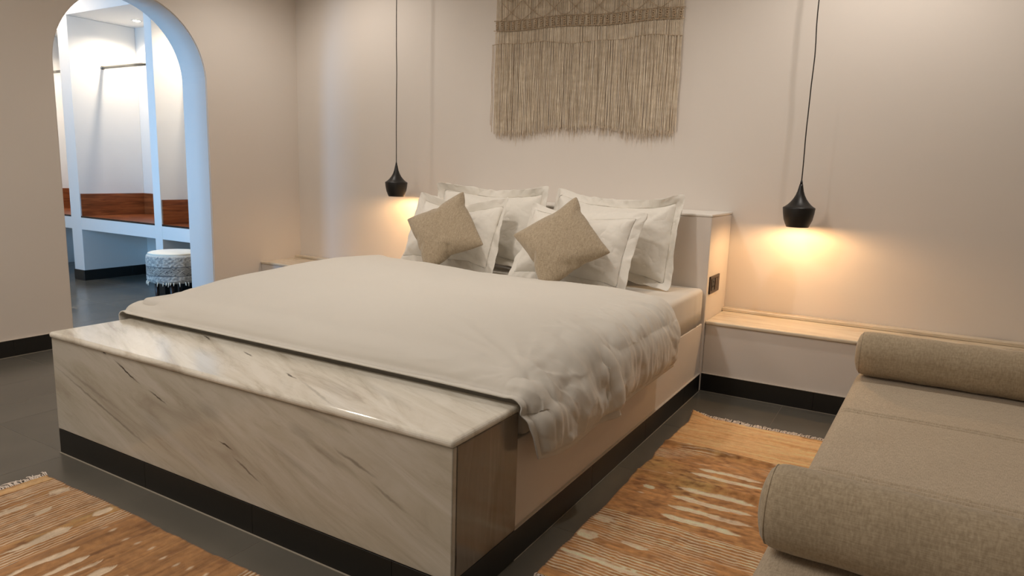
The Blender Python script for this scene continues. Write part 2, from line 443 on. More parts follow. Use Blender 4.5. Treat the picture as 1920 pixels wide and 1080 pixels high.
structure('wall_dressing_left', 'white plaster wall at the left of the dressing room', CX0-.15, CX0, CY0-.15, CYB, 0, CZ, mat=M['wall_d'])
structure('wall_dressing_front', 'white plaster wall at the near side of the dressing room', CX0-.15, XLB, CY0-.15, CY0, 0, CZ, mat=M['wall_d'])
def arch_wall():
    y0, y1, yc, zs, r = 2.37, 3.44, 2.905, 1.81, .535
    pts = [(YB-.15, 0), (y0, 0)]
    for k in range(41):
        a = PI-PI*k/40; pts.append((yc+r*math.cos(a), zs+r*math.sin(a)))
    pts += [(y1, 0), (YH+.15, 0), (YH+.15, CZ), (YB-.15, CZ)]
    bm = bmesh.new()
    f = [bm.verts.new((XL, y, z)) for y, z in pts]; b = [bm.verts.new((XLB, y, z)) for y, z in pts]
    bm.faces.new(f); bm.faces.new(b[::-1]); n = len(pts)
    for i in range(n): bm.faces.new((f[i], b[i], b[(i+1) % n], f[(i+1) % n]))
    bmesh.ops.recalc_face_normals(bm, faces=bm.faces)
    edges = [e for e in bm.edges if abs(e.verts[0].co.x-e.verts[1].co.x) < 1e-6 and min(v.co.y for v in e.verts) > y0-.01 and max(v.co.y for v in e.verts) < y1+.01
             and not (abs(e.verts[0].co.z) < 1e-6 and abs(e.verts[1].co.z) < 1e-6)]
    bmesh.ops.bevel(bm, geom=edges, offset=.006, segments=2, affect='EDGES')
    bmesh.ops.triangulate(bm, faces=[fc for fc in bm.faces if len(fc.verts) > 4])
    o = bm_obj('wall_left', bm, M['wall'])
    tag(o, 'warm white plaster wall with a round-topped arch to the dressing room', kind='structure')
arch_wall()

def skirting_run(parent, p0, p1, normal, joints, h=.105, t=.009, gap=.0005, z0=0):
    """row of skirting tiles from p0 to p1 standing proud of the face by t along normal"""
    d = Vector((p1[0]-p0[0], p1[1]-p0[1])); ln = d.length; d /= ln
    cuts = [0]+[j for j in joints if 0 < j < ln]+[ln]
    for a, b in zip(cuts[:-1], cuts[1:]):
        q0 = Vector(p0)+d*(a+gap); q1 = Vector(p0)+d*(b-gap); q2 = q1+Vector(normal)*t; q3 = q0+Vector(normal)*t
        bm = bmesh.new(); lo = [bm.verts.new((q.x, q.y, z0+.002)) for q in (q0, q1, q2, q3)]; hi = [bm.verts.new((q.x, q.y, z0+h)) for q in (q0, q1, q2, q3)]
        bm.faces.new(lo[::-1]); bm.faces.new(hi)
        for i in range(4): bm.faces.new((lo[i], lo[(i+1) % 4], hi[(i+1) % 4], hi[i]))
        bmesh.ops.recalc_face_normals(bm, faces=bm.faces)
        bm_obj('skirting_tile', bm, M['skirt'], parent, bevel=.0006, seg=1)
def caulk_line(name, p0, p1, normal, z, t=.0105, parent=None, h=.003):
    d = Vector((p1[0]-p0[0], p1[1]-p0[1])); n = Vector(normal)
    q = [Vector(p0), Vector(p1), Vector(p1)+n*t, Vector(p0)+n*t]
    vs = [(a.x, a.y, z) for a in q]+[(a.x, a.y, z+h) for a in q]
    return pd(name, vs, [(0, 3, 2, 1), (4, 5, 6, 7), (0, 1, 5, 4), (1, 2, 6, 5), (2, 3, 7, 6), (3, 0, 4, 7)], M['caulk'] if z > .05 else M['grout2'], parent)
bb = empty('baseboard_left', (0, 0, 0)); tag(bb, 'black tiled skirting along the arched wall', kind='structure')
skirting_run(bb, (XL, YB), (XL, 2.37), (1, 0), [.47+.605*k-.6 for k in range(1, 8)]+[2.008-YB])
caulk_line('caulk_line', (XL, YB), (XL, 2.37), (1, 0), .105, parent=bb)
caulk_line('caulk_line', (XL, YB), (XL, 2.37), (1, 0), .0005, t=.012, parent=bb, h=.002)
skirting_run(bb, (XL, 3.44), (XL, 3.90), (1, 0), [])

# ------------------------------------------------------------------ built-in bed
X0, X1 = -3.0, -.99
YM0, YM1, YHB = 1.41, 1.755, 3.87
bp = empty('bed_platform', (-1.995, 2.8, 0))
tag(bp, 'built-in plastered bed platform under the mattress', 'bed base')
def child_box(name, parent, x0, x1, y0, y1, z0, z1, mat, bevel=0, seg=2):
    px, py, pz = parent.location
    return box(name, x0-px, x1-px, y0-py, y1-py, z0-pz, z1-pz, mat, parent, bevel, seg)
child_box('platform_body', bp, X0+.01, X1-.01, YM1+.006, YHB-.001, 0, .40, M['wall'], .004)
def off(parent, *pts): return [(p[0]-parent.location.x, p[1]-parent.location.y) for p in pts]
a, b = off(bp, (X1-.01, YM1), (X1-.01, YHB-.001)); skirting_run(bp, a, b, (1, 0), [.605, 1.21, 1.815])
caulk_line('caulk_line', a, b, (1, 0), .105, t=.0102, parent=bp)
caulk_line('caulk_line', a, b, (1, 0), .0005, t=.012, parent=bp, h=.002)

fb = empty('marble_foot_bench', ((X0+X1)/2, 1.58, 0))
tag(fb, 'grey-veined white marble bench block at the foot of the bed', 'bench')
def nosed_slab(name, parent, x0, x1, y0, y1, z0, z1, mat, r=.012):
    return child_box(name, parent, x0, x1, y0, y1, z0, z1, mat, r, 4)
nosed_slab('top_slab', fb, X0-.004, X1+.006, YM0-.008, YM1+.005, .496, .522, M['marble_top'])
child_box('front_panel', fb, X0, X1, YM0, YM0+.02, .108, .496, M['marble_front'], .003)
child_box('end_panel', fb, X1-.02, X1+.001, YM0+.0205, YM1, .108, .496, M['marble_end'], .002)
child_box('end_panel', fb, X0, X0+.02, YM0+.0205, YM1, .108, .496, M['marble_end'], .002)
child_box('bench_core', fb, X0+.021, X1-.021, YM0+.021, YM1-.001, 0, .495, M['wall'])
a, b, c, d = off(fb, (X0, YM0), (X1, YM0), (X1, YM0+.01), (X1, YM1))
skirting_run(fb, (a[0], a[1]+.012), (b[0], b[1]+.012), (0, -1), [.6, 1.2, 1.8], t=.011)
skirting_run(fb, (c[0]-.012, c[1]-.009), (d[0]-.012, d[1]), (1, 0), [], t=.012)
caulk_line('grout_line', (a[0], a[1]+.001), (b[0], b[1]+.001), (0, -1), .0005, t=.006, parent=fb, h=.002)

hb = empty('headboard_block', ((X0+X1)/2, 4.1, 0))
tag(hb, 'thick plastered headboard block behind the pillows', 'headboard')
child_box('headboard_body', hb, X0, X1, YHB, YH-.002, 0, 1.006, M['wall'], .006)
child_box('cap_edge', hb, X0-.002, X1+.002, YHB-.002, YH-.002, 1.006, 1.02, M['wall_d'], .004)

def bedside(name, x0, x1, label, side):
    t = empty(name, ((x0+x1)/2, 4.1, 0)); tag(t, label, 'bedside ledge')
    child_box('plaster_body', t, x0, x1, 3.90, YH-.002, 0, .394, M['wall'], .003)
    nosed_slab('marble_top', t, x0, x1, 3.888, YH-.002, .394, .415, M['marble_shelf'], .008)
    child_box('marble_upstand', t, x0, x1, 4.262, YH-.002, .4155, .434, M['marble_shelf'], .003)
    a, b = off(t, (x0, 3.90), (x1, 3.90))
    skirting_run(t, a, b, (0, -1), [.605*k for k in range(1, 8)])
    caulk_line('caulk_line', a, b, (0, -1), .105, t=.0102, parent=t)
    caulk_line('caulk_line', a, b, (0, -1), .0005, t=.012, parent=t, h=.002)
    return t
bedside('bedside_ledge', X1+.001, XR, 'long marble-topped ledge right of the bed, lit by the right lamp', 1)
bedside('bedside_ledge', XL, X0-.001, 'marble-topped ledge in the corner left of the bed', -1)

# power outlet on the right flank of the headboard
po = empty('power_outlet', (X1, 4.01, .616)); tag(po, 'dark bronze socket plate on the right flank of the headboard', 'socket')
def xb(name, parent, x0, x1, y0, y1, z0, z1, mat, bevel=0): return box(name, x0, x1, y0, y1, z0, z1, mat, parent, bevel)
xb('face_plate', po, .0005, .009, -.10, .10, -.05, .05, M['outlet'], .002)
xb('socket_module', po, .009, .0115, -.08, -.012, -.034, .034, M['outlet_dark'], .001)
for yy, zz in ((-.046, .018), (-.059, -.010), (-.033, -.010)):
    lathe('socket_hole', [(0, .0118), (.0062, .0118), (.0062, .0128), (0.0045, .0128), (.0045, .0115), (0, .0115)], M['black'], po, 16, 'X', True, (0, yy, zz))
for yy in (.012, .050):
    xb('rocker_switch', po, .009, .0135, yy-.016, yy+.016, -.034, .034, M['outlet'], .0012)

# mattress with fitted sheet
def rounded_block(name, x0, x1, y0, y1, z0, z1, r, mat, parent=None, nx=60, ny=60, fn=None):
    """soft block: top grid with rounded shoulders, straight sides"""
    def axis(a, b, n):
        k = [a+r*(1-math.cos(t*PI/2/5)) for t in range(6)]; m = [a+r+(b-a-2*r)*i/n for i in range(1, n)]
        return k+m+[b-(q-a) for q in k[::-1]]
    xs_, ys_ = axis(x0, x1, nx), axis(y0, y1, ny); vs, fs = [], []
    for x in xs_:
        for y in ys_:
            dx = max(0, x0+r-x, x-(x1-r)); dy = max(0, y0+r-y, y-(y1-r)); d = min(r, math.hypot(dx, dy))
            z = z1-(r-math.sqrt(max(0, r*r-d*d)))
            if fn: z += fn(x, y)*(1-d/r)
            # pull the corners in
            q = math.hypot(dx, dy)
            if q > r:
                sx = x0+r if x < (x0+x1)/2 else x1-r; sy_ = y0+r if y < (y0+y1)/2 else y1-r
                x_, y_ = sx+(x-sx)*r/q, sy_+(y-sy_)*r/q
            else: x_, y_ = x, y
            vs.append((x_, y_, z))
    n = len(ys_); mm = len(xs_)
    for i in range(mm-1):
        for j in range(n-1):
            a = i*n+j; fs.append((a, a+n, a+n+1, a+1))
    ring = [i*n for i in range(mm)]+[(mm-1)*n+j for j in range(1, n)]+[i*n+n-1 for i in range(mm-2, -1, -1)]+[j for j in range(n-2, 0, -1)]
    prev = ring
    for z in (z0+(z1-r-z0)*.5, z0):
        cur = []
        for k, q in enumerate(ring): cur.append(len(vs)); vs.append((vs[q][0], vs[q][1], z))
        N = len(ring)
        for k in range(N): fs.append((prev[k], cur[k], cur[(k+1) % N], prev[(k+1) % N]))
        prev = cur
    fs.append(tuple(prev[::-1]))
    return pd(name, vs, fs, mat, parent, True)
mt = empty('mattress', ((X0+X1)/2, 2.8, .402)); tag(mt, 'thick mattress in a white fitted sheet on the bed platform', 'mattress')
def sheet_fn(x, y):
    gx, gy = x+(X0+X1)/2, y+2.8
    z = .003*noise.noise(Vector((gx*5, gy*5, 2)))
    return z
mo = rounded_block('fitted_sheet', -1.018, .992, 1.797-2.8, YHB-.004-2.8, 0, .204, .028, M['sheet'], mt, 60, 60, sheet_fn)
# soft vertical puckers on the sheet's side
for v in mo.data.vertices:
    if v.co.z < .18 and (v.co.x > .98):
        v.co.x += .004*noise.noise(Vector((0, v.co.y*22, 3)))+.002*noise.noise(Vector((0, v.co.y*60, 1)))

# ------------------------------------------------------------------ duvet
def catmull(A, k):
    """upsample a grid of points k times along axis 0"""
    n = A.shape[0]; P = np.concatenate([2*A[:1]-A[1:2], A, 2*A[-1:]-A[-2:-1]])
    out = []
    for i in range(n-1):
        p0, p1, p2, p3 = P[i], P[i+1], P[i+2], P[i+3]
        for s in range(k):
            t = s/k
            out.append(.5*(2*p1+(p2-p0)*t+(2*p0-5*p1+4*p2-p3)*t*t+(3*p1-p0-3*p2+p3)*t**3))
    out.append(A[-1]); return np.array(out)
def vnoise(x, y, seed=0):
    """smooth value noise on arrays"""
    xi = np.floor(x).astype(int); yi = np.floor(y).astype(int); xf = x-xi; yf = y-yi
    u = xf*xf*(3-2*xf); v = yf*yf*(3-2*yf)
    def h(a, b):
        n = (a*374761393+b*668265263+seed*974634777) & 0x7fffffff
        n = ((n ^ (n >> 13))*1274126177) & 0x7fffffff
        return ((n ^ (n >> 16)) & 0xffff)/65535.0*2-1
    return (h(xi, yi)*(1-u)+h(xi+1, yi)*u)*(1-v)+(h(xi, yi+1)*(1-u)+h(xi+1, yi+1)*u)*v
def fbm(x, y, seed=0, o=4):
    s = 0; a = 1
    for k in range(o): s = s+a*vnoise(x*2**k, y*2**k, seed+k*7); a *= .5
    return s
def build_duvet():
    G, nx, ny = SIM['duvet']; K = 5
    A = catmull(G, K); A = catmull(A.transpose(1, 0, 2), K).transpose(1, 0, 2)
    n0, n1 = A.shape[:2]
    du = np.gradient(A, axis=0); dv = np.gradient(A, axis=1); N = np.cross(du, dv); N /= np.linalg.norm(N, axis=2, keepdims=True)+1e-9
    U, V = np.meshgrid(np.linspace(0, DX1-DX0, n0), np.linspace(0, DY1-DY0, n1), indexing='ij')
    Wd, Hd = DX1-DX0, DY1-DY0
    dl, dr, df, dh = U, Wd-U, V, Hd-V
    d = np.minimum(np.minimum(dl, dr), np.minimum(df, dh))
    flange = .026
    core = np.clip((d-flange)/.085, 0, 1); core = np.sqrt(1-(1-core)**2)
    thick = .006+.036*core-.004*np.exp(-((d-flange)/.005)**2)
    # puckers: run square to the nearest hem, fading inwards
    hem_r = np.exp(-np.clip(dr-flange, 0, 9)/.09)*(dr > flange*.5)
    hem_f = np.exp(-np.clip(df-flange, 0, 9)/.07)
    hem_h = np.exp(-np.clip(dh-flange, 0, 9)/.08)
    pk = hem_r*((1-2*np.abs(vnoise(V*15+U*2, U*2.2, 3)))*.5+vnoise(V*34, U*3, 9)*.5)*.008
    pk += hem_f*(vnoise(U*9, V*2, 13))*.004*np.clip((U-1.5)/.7, .2, 1)
    pk += hem_h*(vnoise(U*12, V*3, 23))*.004
    # creases fanning from the foot corner
    cx, cy = Wd-.30, .10
    rr = np.hypot(U-cx, V-cy); an = np.arctan2(V-cy, cx-U)
    fan = np.exp(-((rr-.22)/.20)**2)*(1-2.4*np.abs(vnoise(an*5, rr*2.0, 31)))*.003
    soft = .006*fbm(U*2.2, V*2.6, 40, 3)*core
    side = np.clip((U-(Wd-.50))/.22, 0, 1)
    crk = side*core*(.008*(1-2*np.abs(fbm(U*4+.3*fbm(U*5, V*5, 55), V*9, 50, 4)))+.004*fbm(U*7, V*9, 51, 3))
    ridg = .0035*(1-np.abs(fbm(U*3.0+.4*V, V*4.0, 60, 3)))*core*(.35+side)
    h = thick+(pk+fan+soft+crk+ridg)*np.clip(d/.015, 0, 1)
    h = np.maximum(h, .003)
    top = A+N*h[..., None]; bot = A+N*.0005
    top[..., 2] += 0
    vs = np.concatenate([top.reshape(-1, 3), bot.reshape(-1, 3)]); m = n0*n1
    ii, jj = np.meshgrid(np.arange(n0-1), np.arange(n1-1), indexing='ij'); a = (ii*n1+jj).ravel()
    f1 = np.stack([a, a+n1, a+n1+1, a+1], 1); f2 = f1[:, ::-1]+m
    ring = [i*n1 for i in range(n0)]+[(n0-1)*n1+j for j in range(1, n1)]+[i*n1+n1-1 for i in range(n0-2, -1, -1)]+[j for j in range(n1-2, 0, -1)]
    ring = np.array(ring); nx_ = np.roll(ring, -1)
    f3 = np.stack([ring, ring+m, nx_+m, nx_], 1)
    fs = np.concatenate([f1, f2, f3])
    org = np.array([(X0+X1)/2, 2.4, .61]); vs = vs-org
    o = pd('duvet', vs.tolist(), fs.tolist(), M['linen_white'], None, True); o.location = org
    tag(o, 'white cotton duvet spread over the bed, its corner hanging at the right', 'duvet')
    return o
build_duvet()

# ------------------------------------------------------------------ pillows and cushions
RUMPLE = bpy.data.textures.new('rumple', 'CLOUDS'); RUMPLE.noise_scale = .085; RUMPLE.noise_depth = 3; RUMPLE.noise_basis = 'BLENDER_ORIGINAL'
def pillow(name, key, loc, lean, yaw, roll, label, cat, group, mat, thick=.0025, bend=0, scale=(1, 1, .85), sag=0):
    vv, fs = SIM[key]
    R = Matrix.Rotation(yaw, 4, 'Z') @ Matrix.Rotation(PI/2-lean, 4, 'X') @ Matrix.Rotation(roll, 4, 'Z')
    vs = []
    for v in vv:
        p = Vector((v.x*scale[0], v.y*scale[1], v.z*scale[2]))
        p.z += bend*(p.x*p.x+p.y*p.y)
        # the bottom edge sags and spreads where it stands
        vs.append(R @ p)
    o = pd(name, vs, fs, mat, None, True); o.location = loc
    s = o.modifiers.new('hem', 'SOLIDIFY'); s.thickness = thick; s.offset = 0
    s = o.modifiers.new('soft', 'SUBSURF'); s.levels = 2; s.render_levels = 2
    if cat == 'pillow':
        d = o.modifiers.new('rumple', 'DISPLACE'); d.texture = RUMPLE; d.texture_coords = 'LOCAL'; d.strength = .016; d.mid_level = .5
    tag(o, label, cat, group); return o
rad = math.radians
G1 = 'white pillows leaning on the headboard'
pillow('pillow', 'back_a', (-2.39, 3.725, .875), rad(17), rad(-1), rad(0), 'white flanged pillow at back left, tallest, behind the front left pillow', 'pillow', G1, M['pillow'])
pillow('pillow', 'back_b', (-1.535, 3.715, .865), rad(17), rad(-2), rad(-1), 'white flanged pillow at back right beside the bare headboard', 'pillow', G1, M['pillow'])
pillow('pillow', 'front_a', (-2.455, 3.455, .838), rad(27), rad(-3), rad(-1), 'white flanged pillow at front left behind a beige cushion', 'pillow', G1, M['pillow'])
pillow('pillow', 'front_b', (-1.61, 3.40, .828), rad(28), rad(-4), rad(-1), 'white flanged pillow at front right behind a beige cushion', 'pillow', G1, M['pillow'])
G2 = 'beige linen scatter cushions'
pillow('cushion', 'cushion_a', (-2.35, 3.225, .870), rad(28), rad(10), rad(45-13), 'square beige linen cushion standing on its point against the left pillows', 'cushion', G2, M['cushion'])
pillow('cushion', 'cushion_b', (-1.57, 3.16, .868), rad(30), rad(6), rad(45-6), 'square beige linen cushion standing on its point against the right pillows', 'cushion', G2, M['cushion'])

# ------------------------------------------------------------------ pendant lamps
def pendant(x, y, zr, label, wav):
    t = empty('pendant_lamp', (x, y, zr)); tag(t, label, 'lamp', 'black pendant lamps over the bedside ledges')
    outer = [(.058, 0), (.066, .018), (.075, .042), (.081, .075), (.0845, .103), (.0835, .108), (.074, .113), (.060, .124), (.047, .138), (.035, .155), (.024, .176), (.0165, .198), (.0115, .222), (.009, .236)]
    inner = [(r-.003, h) for r, h in outer][:-2]
    prof = inner[::-1][1:]+outer if False else outer
    sh = lathe('lamp_shade', outer+[(0, .238)], M['black'], t, 56)
    lathe('shade_lining', [(.057, .0004)]+[(max(.002, r-.006), h-.004) for r, h in outer[1:-1]]+[(0, .216)], M['gold'], t, 40)
    lathe('cord_grip', [(0, .2365), (.0075, .2365), (.0065, .246), (.004, .257), (0, .257)], M['black'], t, 20)
    n = 24; top = CZ-.03-zr
    pts = []
    for i in range(n+1):
        z = .255+(top-.255)*i/n
        s = math.sin(PI*i/n)
        pts.append((wav*s*math.sin(z*9)*1.0+wav*.4*s*math.sin(z*21+1), wav*.5*s*math.sin(z*7+2), z))
    tube('cord', pts, .0030, M['cord'], t, 8)
    lathe('ceiling_rose', [(0, top-.002), (.045, top-.002), (.05, top+.004), (.05, top+.029), (0, top+.029)], M['black'], t, 32)
    lathe('bulb', [(0, .022), (.012, .024), (.021, .031), (.026, .044), (.022, .060), (.013, .074), (.012, .09), (0, .09)], M['bulb'], t, 24)
    d = bpy.data.lights.new('lamp_light', 'POINT'); d.energy = 9; d.color = (1, .60, .27); d.shadow_soft_size = .012
    lo = bpy.data.objects.new('lamp_light', d); COL.objects.link(lo); lo.location = (0, 0, .0115); lo.parent = t
    return t
pendant(-.580, 4.11, .966, 'black metal pendant lamp hanging over the right bedside ledge', .0035)
pendant(-3.452, 4.11, 1.010, 'black metal pendant lamp hanging left of the pillows', .0015)

# ------------------------------------------------------------------ macrame wall hanging
def macrame():
    rnd = random.Random(4)
    x0, x1 = -2.72, -1.368; zt = 2.74
    t = empty('macrame_wall_hanging', ((x0+x1)/2, YH-.02, zt)); tag(t, 'beige string macrame hanging with long fringe on the wall above the bed', 'wall hanging')
    ox, oy, oz = t.location
    def P(x, y, z): return (x-ox, y-oy, z-oz)
    yf = YH-.022
    tube('hanging_rod', [P(x0-.08, yf-.002, zt), P(x1+.08, yf-.002, zt)], .013, M['wood_dark'], t, 16)
    def rope_z(x):  # the wavy lower row
        u = (x-x0)/(x1-x0); return 2.098-.022*u+.010*math.sin(u*9)+.006*math.sin(u*23+1)
    def bot(x):
        u = (x-x0)/(x1-x0)
        z = 1.486+.006*math.sin(u*14)
        z += .045*math.exp(-((u-.36)/.10)**2)+.04*math.exp(-((u-.6)/.17)**2)
        if u > .8: z += .0
        return z
    def lad(x): u = (x-x0)/(x1-x0); return 2.262-.022*u-.010*math.sin(u*PI*4)*.6
    # strings: kept as three meshes of countless threads
    vs, fs = [], []
    n = 285
    for k in range(n):
        x = x0+.004+(x1-x0-.008)*k/(n-1)+rnd.uniform(-.001, .001)
        yy = yf+rnd.uniform(-.004, .004)
        pts = []
        m = 7
        for i in range(m+1):
            z = lad(x)-.075+(rope_z(x)-(lad(x)-.075))*i/m
            pts.append(P(x, yy, z))
        tube_geo(pts[::3]+[pts[-1]], .0021, 4, vs, fs, False)
    tag(pd('upper_strings', vs, fs, M['rope'], t, True), kind='stuff')
    vs, fs = [], []
    for k in range(470):
        x = x0+.003+(x1-x0-.006)*(k+.5)/470+rnd.uniform(-.002, .002)
        cl = .010*noise.noise(Vector((x*24, 0, 0)))+.006*noise.noise(Vector((x*70, 4, 0)))
        lean = .004*noise.noise(Vector((x*11, 9, 0)))+rnd.uniform(-.003, .003)
        z0_ = rope_z(x); z1_ = bot(x)+rnd.gauss(0, .010)
        if rnd.random() < .05: z1_ -= rnd.uniform(.01, .05)
        yy = yf+rnd.uniform(-.008, .006)-.004*noise.noise(Vector((x*30, 2, 0))); pts = []; rr = []
        for i in range(9):
            s = i/8
            pts.append(P(x+cl*s*s+lean*s+.0016*math.sin(s*11+k), yy+.003*math.sin(s*7+k*1.7)*s, z0_+(z1_-z0_)*s)); rr.append(.0019 if s < .95 else .0012)
        tube_geo(pts, rr, 4, vs, fs, False)
    tag(pd('fringe', vs, fs, M['rope'], t, True), kind='stuff')
    vs, fs = [], []
    for k in range(420):
        x = x0+.03+(x1-x0-.05)*rnd.random(); z = bot(x)+.02; l = rnd.uniform(.03, .075)*(1.6 if rnd.random() < .15 else 1)
        dx = rnd.uniform(-.015, .015); yy = yf+rnd.uniform(0, .014)
        tube_geo([P(x, yy, z), P(x+dx*.4, yy+.002, z-l*.5), P(x+dx, yy+.004, z-l)], [.0012, .0009, .0004], 3, vs, fs, False)
    tag(pd('frayed_ends', vs, fs, M['rope_pale'], t, True), kind='stuff')
    # long loose loop of cord at the left edge
    for dx, dz in ((-.012, 0), (-.022, .05)):
        pts = [P(x0+dx+.003*math.sin(i*.6), yf, 2.10-dz*.0-(2.10-1.50-dz)*i/20) for i in range(21)]
        tube('side_cord', pts, .0018, M['rope_dark'], t, 6)
    # strings above the ladder up to the rod
    vs, fs = [], []
    for k in range(n):
        x = x0+.004+(x1-x0-.008)*k/(n-1)+rnd.uniform(-.001, .001); yy = yf+.003+rnd.uniform(-.003, .003)
        tube_geo([P(x, yy+.004, lad(x)-.075), P(x, yy, lad(x)), P(x+rnd.uniform(-.002, .002), yy, (lad(x)+zt)/2), P(x, yy, zt)], .0021, 4, vs, fs, False)
    tag(pd('top_strings', vs, fs, M['rope'], t, True), kind='stuff')
    # beaded rows of half hitches
    def row(name, f, xa, xb_, r=.0032, step=.0062, yoff=-.006):
        vs, fs = [], []; m = int(abs(xb_-xa)/step); pts = []
        for i in range(m+1):
            x = xa+(xb_-xa)*i/m; pts.append((x, f(x)))
        for i in range(m):
            (xa_, za), (xb2, zb) = pts[i], pts[i+1]
            mid = ((xa_+xb2)/2, (za+zb)/2); dx, dz = xb2-xa_, zb-za; ll = math.hypot(dx, dz)
            ang = math.atan2(dz, dx)+.6
            c, s = math.cos(ang)*ll*.75, math.sin(ang)*ll*.75
            p = lambda q: P(mid[0]+c*q, yf+yoff, mid[1]+s*q)
            tube_geo([p(-.5), p(-.25), p(0), p(.25), p(.5)], [r*.3, r*.9, r*1.1, r*.9, r*.3], 5, vs, fs, True)
        return pd(name, vs, fs, M['rope_dark'], t, True)
    row('knotted_row', rope_z, x0-.02, x1+.005)
    row('knotted_row', lambda x: lad(x), x0-.01, x1+.012, .0038)
    row('knotted_row', lambda x: lad(x)-.066, x0-.01, x1+.008, .0038)
    # ladder of short knotted bars
    nb = 31; me = None
    for k in range(nb):
        x = x0+.018+(x1-x0-.034)*k/(nb-1)
        if me is None:
            vs, fs = [], []
            for s in (-1, 1):
                tube_geo([(s*.0065+.002*math.sin(i*1.9)*s, -.006, .028-.056*i/9) for i in range(10)], [.0030+.0012*(i % 2) for i in range(10)], 6, vs, fs)
            for i in range(4):
                zz = .021-.014*i
                tube_geo([(-.0085, -.008, zz), (0, -.0125, zz+.003), (.0085, -.008, zz)], .0028, 5, vs, fs)
            me = bpy.data.meshes.new('knotted_bar'); me.from_pydata(vs, [], fs); me.materials.append(M['rope_dark']); me.shade_smooth()
        o = link('knotted_bar', me, None, t); o.location = P(x, yf, lad(x)-.033)
        o.rotation_euler = (0, rnd.uniform(-.12, .12), 0)
    # dark recess slots between the bars are simply gaps; diamond lattice of curved rows above
    sp = (x1-x0)/8.2; Hh = .125
    for r_ in range(3):
        for k in range(9):
            xb0 = x0+.05+sp*(k+(.5 if r_ % 2 else 0)); zb = lad(xb0)+.004+Hh*r_*.98
            for s in (-1, 1):
                if not (x0-.01 < xb0+s*sp*.5 < x1+.01) or xb0 > x1: continue
                xe = min(max(xb0+s*sp*.98, x0), x1)
                f = lambda x, xb0=xb0, zb=zb: zb+Hh*(min(1, abs(x-xb0)/sp)**1.35)
                row('curved_knotted_row', f, xb0, xe, .0030, .0062, -.006-.002*r_)
macrame()

# ------------------------------------------------------------------ daybed and bolsters
db = empty('daybed', (-.240, 1.30, 0), rad(-1.95)); tag(db, 'low greige upholstered daybed in the right foreground', 'daybed')
LY, WX = 2.13, .98
SE = (.832, 1.484)
def day_fn(x, y):
    z = .006*math.sin(PI*min(1, max(0, x/WX)))
    for s in SE:
        z -= .008*(math.exp(-((y-s-.013)/.006)**2)+math.exp(-((y-s+.013)/.006)**2))
    z += .0015*noise.noise(Vector((x*6, y*6, 0)))
    return z
rounded_block('day_mattress', 0, WX, 0, LY, .232, .378, .038, M['daybed'], db, 30, 520, day_fn)
rounded_block('upholstered_base', .018, WX-.02, .02, LY-.02, .11, .228, .02, M['daybed'], db, 4, 4)
for s in SE:
    for q in (-.013, .013):
        pts = [(x, s+q, .378+day_fn(x, s+q)*(1 if .04 < x < WX-.04 else .2)+.0004-(0 if x > .03 else .038-math.sqrt(max(0, .038**2-(.038-x)**2)))) for x in [.05+.88*i/30 for i in range(31)]]
        tube('stitched_seam', pts, .0013, M['seam'], db, 6)
for (yy) in (.004, LY-.004):
    tube('piping', [(x, yy, .345) for x in (.03, .5, WX-.03)], .003, M['daybed'], db, 8)
tube('corner_piping', [(.010, .010, z) for z in (.235, .29, .345)], .003, M['seam'], db, 8)
for lx, ly in ((.12, .12), (WX-.08, .12), (.34, LY-.12), (WX-.08, LY-.12)):
    lathe('leg', [(0, .0), (.016, .0), (.022, .10), (.022, .1095), (0, .1095)], M['wood_dark'], db, 16, loc=(lx, ly, 0))
def bolster(loc, label, ln=.95, r=.0965):
    t = empty('bolster', loc, rad(-1.95)); tag(t, label, 'bolster', 'round bolsters lying across the daybed')
    prof = [(0, 0), (r*.5, -.003), (r-.034, .001), (r-.018, .007), (r-.008, .016), (r-.002, .028), (r, .042)]
    k = 24
    for i in range(1, k): prof.append((r+.0012*math.sin(i*1.3), .042+(ln-.084)*i/k))
    prof += [(q, ln-h) for q, h in prof[:7][::-1]]
    lathe('bolster_cover', prof, M['bolster'], t, 64, 'X')
    for cx in (.018, ln-.018):
        lathe('end_piping', [(r-.0062+.0016*math.cos(a), cx+.0016*math.sin(a)) for a in [2*PI*i/10 for i in range(11)]], M['bolster'], t, 64, 'X')
    return t
bolster((-.172, 3.335, .384+.0975), 'greige bolster lying at the far end of the daybed')
bolster((-.238, 1.600, .384+.0975), 'greige bolster lying at the near end of the daybed, closest to the viewer')

